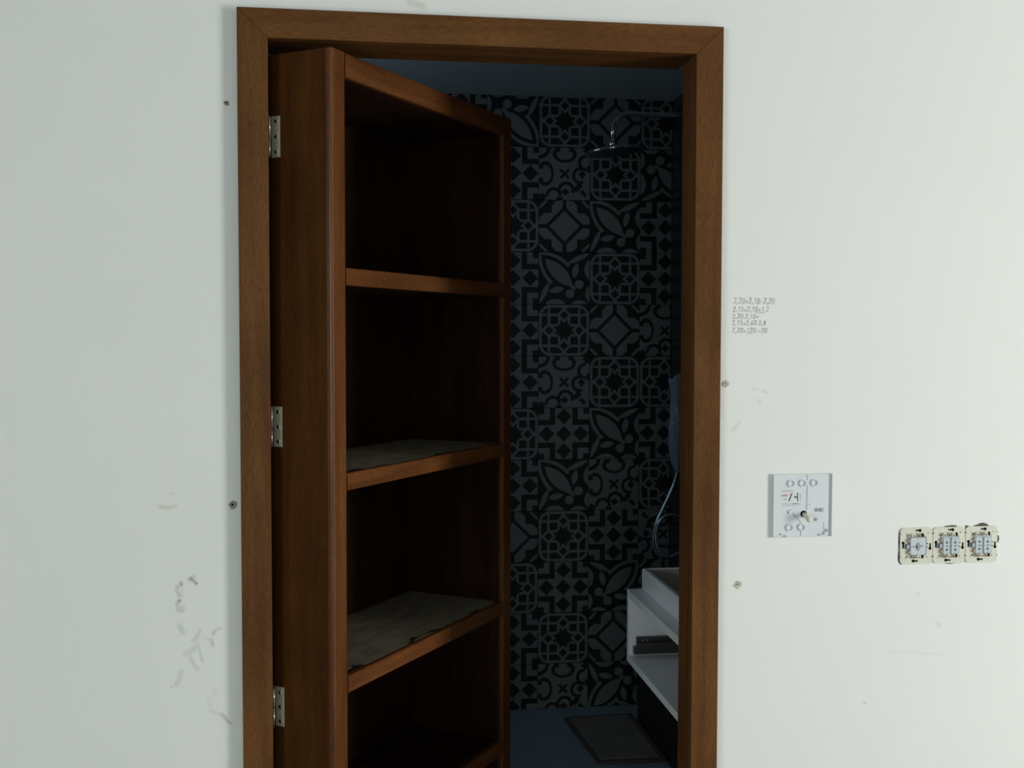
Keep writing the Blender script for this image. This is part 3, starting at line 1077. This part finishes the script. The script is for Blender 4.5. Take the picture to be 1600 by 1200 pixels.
hose_pts = [(1.133, HY, 1.00), (1.118, HY, 0.93), (1.082, HY, 0.85), (1.050, HY, 0.78), (1.044, HY, 0.72), (1.062, HY, 0.68), (1.097, HY, 0.664),
            (1.140, HY, 0.683), (1.168, HY - 0.01, 0.735), (1.160, HY - 0.02, 0.795), (1.120, HY - 0.02, 0.822), (1.075, HY - 0.018, 0.815),
            (1.050, HY - 0.015, 0.77), (1.052, HY - 0.02, 0.71), (1.085, HY - 0.02, 0.672), (1.14, HY - 0.02, 0.690), (1.185, HY - 0.01, 0.73), (BX1 - 0.006, HY, 0.76)]
tube('shower_hose', hose_m, [hl(p) for p in catmull(hose_pts, 6)], 0.0062, hs, 8)
tube('hose_outlet', chrome, [hl((BX1 - 0.004, HY, 0.76)), hl((BX1 - 0.016, HY, 0.76))], [0.022, 0.014], hs, 14)

# ================================================================== FITTINGS ON THE ROOM WALL
# square plastic backplate with raised side rims
BPX0, BPX1, BPZ0, BPZ1 = 0.8170, 0.9415, 1.0560, 1.1830
bw, bh = BPX1 - BPX0, BPZ1 - BPZ0
FY, RYM = -0.0030, -0.0066      # face and rim
bp_ = empty('intercom_backplate', (BPX0, 0, BPZ0))
tag(bp_, 'square white plastic backplate with round bosses, printed label and cable stub, right of the doorway', 'wall plate')
def bu(px): return (px - 245) / 805 * bw
def bv(py): return (1030 - py) / 855 * bh
box('plate_body', plastic_white, 0, bw, FY, 0.0, 0, bh, bp_, 0.001)
box('side_rim', plastic_white, 0, 0.0028, RYM, FY, 0, bh, bp_, 0.0006)
box('side_rim', plastic_white, bw - 0.0028, bw, RYM, FY, 0, bh, bp_, 0.0006)
for cx, cy in ((490, 302), (645, 300), (803, 298), (475, 897), (638, 895)):
    bm = bmesh.new()
    n = 18
    X, Z = bu(cx), bv(cy)
    ra, rb_ = 0.0076, 0.0058
    vo = [bm.verts.new((X + ra * math.cos(2 * math.pi * k / n), FY + 0.0003, Z + ra * math.sin(2 * math.pi * k / n))) for k in range(n)]
    vt = [bm.verts.new((X + ra * 0.96 * math.cos(2 * math.pi * k / n), FY - 0.0026, Z + ra * 0.96 * math.sin(2 * math.pi * k / n))) for k in range(n)]
    vi = [bm.verts.new((X + rb_ * math.cos(2 * math.pi * k / n), FY - 0.0026, Z + rb_ * math.sin(2 * math.pi * k / n))) for k in range(n)]
    vb = [bm.verts.new((X + rb_ * 0.97 * math.cos(2 * math.pi * k / n), FY - 0.0004, Z + rb_ * 0.97 * math.sin(2 * math.pi * k / n))) for k in range(n)]
    for A, B in ((vo, vt), (vt, vi), (vi, vb)):
        for k in range(n):
            bm.faces.new((A[k], A[(k + 1) % n], B[(k + 1) % n], B[k]))
    bm.faces.new(vb)
    finish('round_boss', bm, plastic_white, bp_)


def groove(pts, w, name='groove', mat=print_grey, par=bp_):
    bm = bmesh.new()
    add_ribbon(bm, pts, w, FY - 0.0003)
    return finish(name, bm, mat, par)


groove([(bu(707), bv(185)), (bu(707), bv(260))], 0.0013)
groove([(bu(706), bv(335)), (bu(703), bv(670))], 0.0013)
groove([(bu(512), bv(705)), (bu(630), bv(832))], 0.0013)
groove([(bu(626), bv(945)), (bu(624), bv(1015))], 0.0015)
groove([(bu(938), bv(842)), (bu(938), bv(985))], 0.0010)
# printed label
bm = bmesh.new()
for pts, w in (([(365, 405), (520, 403)], 0.0011), ([(370, 578), (622, 571)], 0.0007), ([(378, 601), (622, 592)], 0.0008),
               ([(520, 578), (575, 575)], 0.0012), ([(618, 445), (614, 530)], 0.0006), ([(392, 520), (408, 514)], 0.0016), ([(414, 516), (430, 512)], 0.0014), ([(525, 490), (570, 486)], 0.0006)):
    add_ribbon(bm, [(bu(a), bv(b)) for a, b in pts], w, FY - 0.0004)
lab = finish('printed_label', bm, print_grey, bp_)
lab['label'] = 'small printed wiring label'
bm = bmesh.new()
add_ribbon(bm, [(bu(502), bv(435)), (bu(463), bv(537))], 0.0018, FY - 0.0005)
add_ribbon(bm, [(bu(579), bv(430)), (bu(580), bv(538))], 0.0015, FY - 0.0005)
add_ribbon(bm, [(bu(541), bv(487)), (bu(562), bv(486))], 0.0028, FY - 0.0005)
finish('black_print', bm, print_black, lab)
bm = bmesh.new()
for i, a in enumerate((385, 400, 416, 432)):
    add_ribbon(bm, [(bu(a), bv(455 - i)), (bu(a + 9), bv(475 - i))], 0.0018, FY - 0.0005)
add_ribbon(bm, [(bu(366), bv(470)), (bu(380), bv(468))], 0.0024, FY - 0.0005)
finish('red_print', bm, print_red, lab)
# cable entry and stub
disc('cable_hole', hole_black, bu(663), bv(718), 0.0068, FY - 0.0004, FY + 0.0005, bp_, 16)
tube('cable_stub', cream_cable, [(bu(668), FY, bv(722)), (bu(672), FY - 0.012, bv(742)), (bu(676), FY - 0.020, bv(768)), (bu(680), FY - 0.024, bv(785))], [0.0046, 0.0052, 0.0054, 0.0046], bp_, 12)
for cx, w in ((843, 20), (907, 40)):
    box('clip', plastic_grey, bu(cx - w / 2), bu(cx + w / 2), FY - 0.003, FY, bv(690), bv(642), bp_, 0.0004)
for cx, cy, r in ((835, 797, 0.0032), (980, 948, 0.0034), (940, 988, 0.0028), (882, 1003, 0.0022), (357, 988, 0.0016), (415, 1015, 0.0024), (485, 690, 0.0050), (752, 590, 0.0012)):
    mt = plastic_white if cx in (752, 485) else plastic_grey
    bm = bmesh.new()
    add_tube(bm, [(bu(cx), FY + 0.0003, bv(cy)), (bu(cx), FY - 0.0022, bv(cy))], [r, r * 0.85], 10)
    finish('moulded_peg', bm, mt, bp_)
for a, c in (((440, 685), (462, 712)), ((490, 655), (498, 680)), ((522, 690), (505, 712))):
    groove([(bu(a[0]), bv(a[1])), (bu(c[0]), bv(c[1]))], 0.0012)

# --- switch and socket inserts without their covers
MW, MH = 0.0710, 0.0745
MZ = 0.9945
PT = 0.0028    # plate thickness


def rounded(x0, x1, z0, z1, r, n=4, jit=0.0, rn=None):
    pts = []
    for cx, cz, a0 in ((x1 - r, z1 - r, 0), (x0 + r, z1 - r, 90), (x0 + r, z0 + r, 180), (x1 - r, z0 + r, 270)):
        for i in range(n + 1):
            t = math.radians(a0 + 90 * i / n)
            pts.append((cx + r * math.cos(t), cz + r * math.sin(t)))
    return pts


def keyhole(par, cx, cz, sx, sz, r):
    """round hole at (cx,cz) with a slot running to (sx,sz)"""
    bm = bmesh.new()
    add_prism(bm, circle_pts(cx, cz, r, n=12), -PT - 0.0003, -PT + 0.0004)
    d = Vector((sx - cx, sz - cz)).normalized()
    nn = Vector((-d.y, d.x)) * r * 0.5
    a, c = Vector((cx, cz)), Vector((sx, sz))
    add_prism(bm, [tuple(a + nn), tuple(c + nn), tuple(c - nn), tuple(a - nn)], -PT - 0.0003, -PT + 0.0004)
    return finish('keyhole', bm, hole_black, par)


def module(x, name, label, cat, kind, seed):
    rn = random.Random(seed)
    m = empty(name, (x, 0, MZ))
    tag(m, label, cat)
    def U(f): return f * MW
    def V(f): return (1 - f) * MH
    pl = prism('mounting_plate', cream_metal, rounded(0.0004, MW - 0.0004, 0, MH, 0.0085), -PT, 0.0, m, 0.0005)
    # small snap ears on the plate edge
    keyhole(pl, U(.605), V(.075), U(.47), V(.073), 0.0032)
    keyhole(pl, U(.405), V(.91), U(.55), V(.912), 0.0032)
    keyhole(pl, U(.095), V(.41), U(.095), V(.55), 0.0031)
    keyhole(pl, U(.915), V(.575), U(.92), V(.43), 0.0031)
    for a, b in ((.19, .17), (.85, .15), (.165, .83), (.82, .81), (.01, .165), (.985, .165), (.01, .80), (.985, .80)):
        disc('pin_hole', hole_black, U(min(max(a, .02), .98)), V(b), 0.0011, -PT - 0.0003, -PT + 0.0003, pl, 8)
    for a, b, c, d in ((.20, .235, .265, .19), (.19, .775, .235, .80)):
        bm = bmesh.new()
        add_ribbon(bm, [(U(a), V(b)), (U(c), V(d))], 0.0022, -PT - 0.0004)
        finish('slit', bm, hole_black, pl)
    for a, b in ((.80, .215), (.79, .775)):
        box('bent_tab', cream_metal, U(a - .06), U(a + .04), -PT - 0.0012, -PT, V(b + .015), V(b - .015), m, 0.0003)
    # carrier body behind the insert
    nt_ = 2 if kind == 'socket' else 3
    x0, x1 = (.34, .66) if nt_ == 2 else (.30, .70)
    box('carrier', print_grey if kind == 'socket' else plastic_grey, U(.25), U(.80), -PT - 0.0022, -PT, V(.745), V(.245), m, 0.0005)
    for row, (za, zb) in enumerate(((.155, .245), (.745, .835))):
        for i in range(nt_):
            f0 = x0 + (x1 - x0) * i / nt_
            f1 = f0 + (x1 - x0) / nt_ * 0.78
            t = box('terminal', bronze if (i + row) % 2 else cream_metal, U(f0), U(f1), -PT - 0.0034, -PT, V(zb), V(za), m, 0.0004)
            zc = (za + zb) / 2
            disc('terminal_screw', hole_black, U((f0 + f1) / 2), V(zc + 0.015), 0.0015, -PT - 0.0038, -PT - 0.0030, t, 8)
        box('terminal_block', hole_black, U(x1 - 0.02), U(x1 + 0.04), -PT - 0.0028, -PT, V(zb), V(za), m)
    # spring clip and side claws
    c = box('spring_clip', slate, U(.155), U(.275), -PT - 0.0045, -PT, V(.575), V(.435), m, 0.0004)
    box('clip_window', plastic_grey, U(.18), U(.255), -PT - 0.0050, -PT - 0.0042, V(.555), V(.455), c)
    for b in (.345, .665):
        box('claw', bronze, U(.225), U(.30), -PT - 0.0040, -PT, V(b + .045), V(b - .045), m, 0.0004)
    for b, w in ((.44, .018), (.54, .018)):
        disc('clip_hole', hole_black, U(.832), V(b), U(w), -PT - 0.0003, -PT + 0.0003, pl, 8)
    FYI = -PT - 0.0048
    def U(f): return (f - 0.060) * MW
    if kind == 'socket':
        ins = prism('socket_insert', plastic_pale, rounded(U(.35), U(.805), V(.735), V(.265), 0.004), FYI, -PT, m, 0.0006)
        disc('coax_opening', print_grey, U(.575), V(.505), .070 * MW, FYI - 0.0004, FYI + 0.0004, ins, 18, rz=.125 * MH)
        box('coax_shadow_slot', hole_black, U(.515), U(.545), FYI - 0.0006, FYI + 0.0002, V(.55), V(.46), ins)
        disc('insert_screw', print_grey, U(.44), V(.51), 0.0024, FYI - 0.0005, FYI + 0.0004, ins, 12)
        bm = bmesh.new()
        add_tube(bm, [(U(.70) + 0.0022 * math.cos(t), FYI - 0.0003, V(.50) + 0.0022 * math.sin(t)) for t in [i * 0.7 for i in range(8)]], 0.0006, 6)
        finish('insert_ring', bm, print_grey, ins)
        for a, b, r in ((.57, .315, .0012), (.57, .70, .0014), (.43, .365, .0008), (.67, .36, .0008), (.43, .665, .0008), (.67, .655, .0008), (.372, .51, .0012)):
            disc('insert_dimple', print_grey, U(a), V(b), r, FYI - 0.0003, FYI + 0.0003, ins, 8)
    else:
        for f0, f1 in ((.350, .545), (.605, .800)):
            rk = box('rocker', plastic_pale, U(f0), U(f1), FYI, -PT, V(.735), V(.285), m, 0.0008)
            fm_ = (f0 + f1) / 2 + 0.01
            for b in (.415, .615):
                disc('rocker_dot', simple('slate_dot', (0.12, 0.15, 0.18), 0.5) if False else slate, U(fm_), V(b), 0.0030, FYI - 0.0004, FYI + 0.0003, rk, 10)
            for b in (.33, .70):
                box('rocker_line', print_grey, U(fm_ - .05), U(fm_ + .055), FYI - 0.0004, FYI + 0.0003, V(b + .008), V(b - .008), rk)
            for k in range(4):
                fx = fm_ - .045 + k * .03
                box('rocker_mark', print_grey if k % 2 else plastic_grey, U(fx), U(fx + .016), FYI - 0.0004, FYI + 0.0003, V(.545), V(.485), rk)
    return m


slate = simple('slate_plastic', (0.12, 0.15, 0.18), 0.5)
module(1.0875, 'wall_outlet', 'uncovered aerial outlet with oval opening on a cream plate, beside two uncovered switches', 'outlet', 'socket', 1)
module(1.0875 + 0.0710, 'light_switch', 'uncovered double light switch between the oval outlet and the other switch', 'switch', 'switch', 2)
module(1.0875 + 0.1420, 'light_switch', 'uncovered double light switch with dark chipped plaster gap above its plate, farthest from the door', 'switch', 'switch', 3)
for o in list(COL.objects):
    if o.name.startswith('light_switch') and o.parent is None:
        o['group'] = 'uncovered double switches'

# chipped plaster gaps around the plates, pieces of the wall
def gap(pts):
    bm = bmesh.new()
    add_prism(bm, pts, -0.0006, 0.0005)
    finish('plaster_gap', bm, gap_m, wall_front)
gap_m = simple('broken_plaster', (0.09, 0.088, 0.075), 0.95, noise=0.6, nscale=250)
def mu(px): return 1.0875 + (px - 190) / (1310 - 190) * 0.213
def mv(py): return MZ + (595 - py) / (595 - 170) * MH
gap([(mu(680), mv(172)), (mu(720), mv(158)), (mu(790), mv(150)), (mu(838), mv(156)), (mu(845), mv(176))])
gap([(mu(1036), mv(164)), (mu(1080), mv(150)), (mu(1115), mv(134)), (mu(1150), mv(131)), (mu(1186), mv(144)), (mu(1206), mv(158)), (mu(1210), mv(176)), (mu(1050), mv(176))])
gap([(mu(935), mv(160)), (mu(978), mv(160)), (mu(960), mv(190)), (mu(945), mv(190))])
gap([(mu(690), mv(592)), (mu(705), mv(600)), (mu(770), mv(608)), (mu(820), mv(600)), (mu(845), mv(575)), (mu(840), mv(570))])
gap([(mu(1305), mv(270)), (mu(1330), mv(290)), (mu(1336), mv(330)), (mu(1325), mv(365)), (mu(1300), mv(380))])
gap([(mu(180), mv(560)), (mu(176), mv(500)), (mu(186), mv(420)), (mu(178), mv(330)), (mu(184), mv(250)), (mu(188), mv(210)), (mu(215), mv(180)), (mu(240), mv(172)), (mu(240), mv(590)), (mu(205), mv(598))])
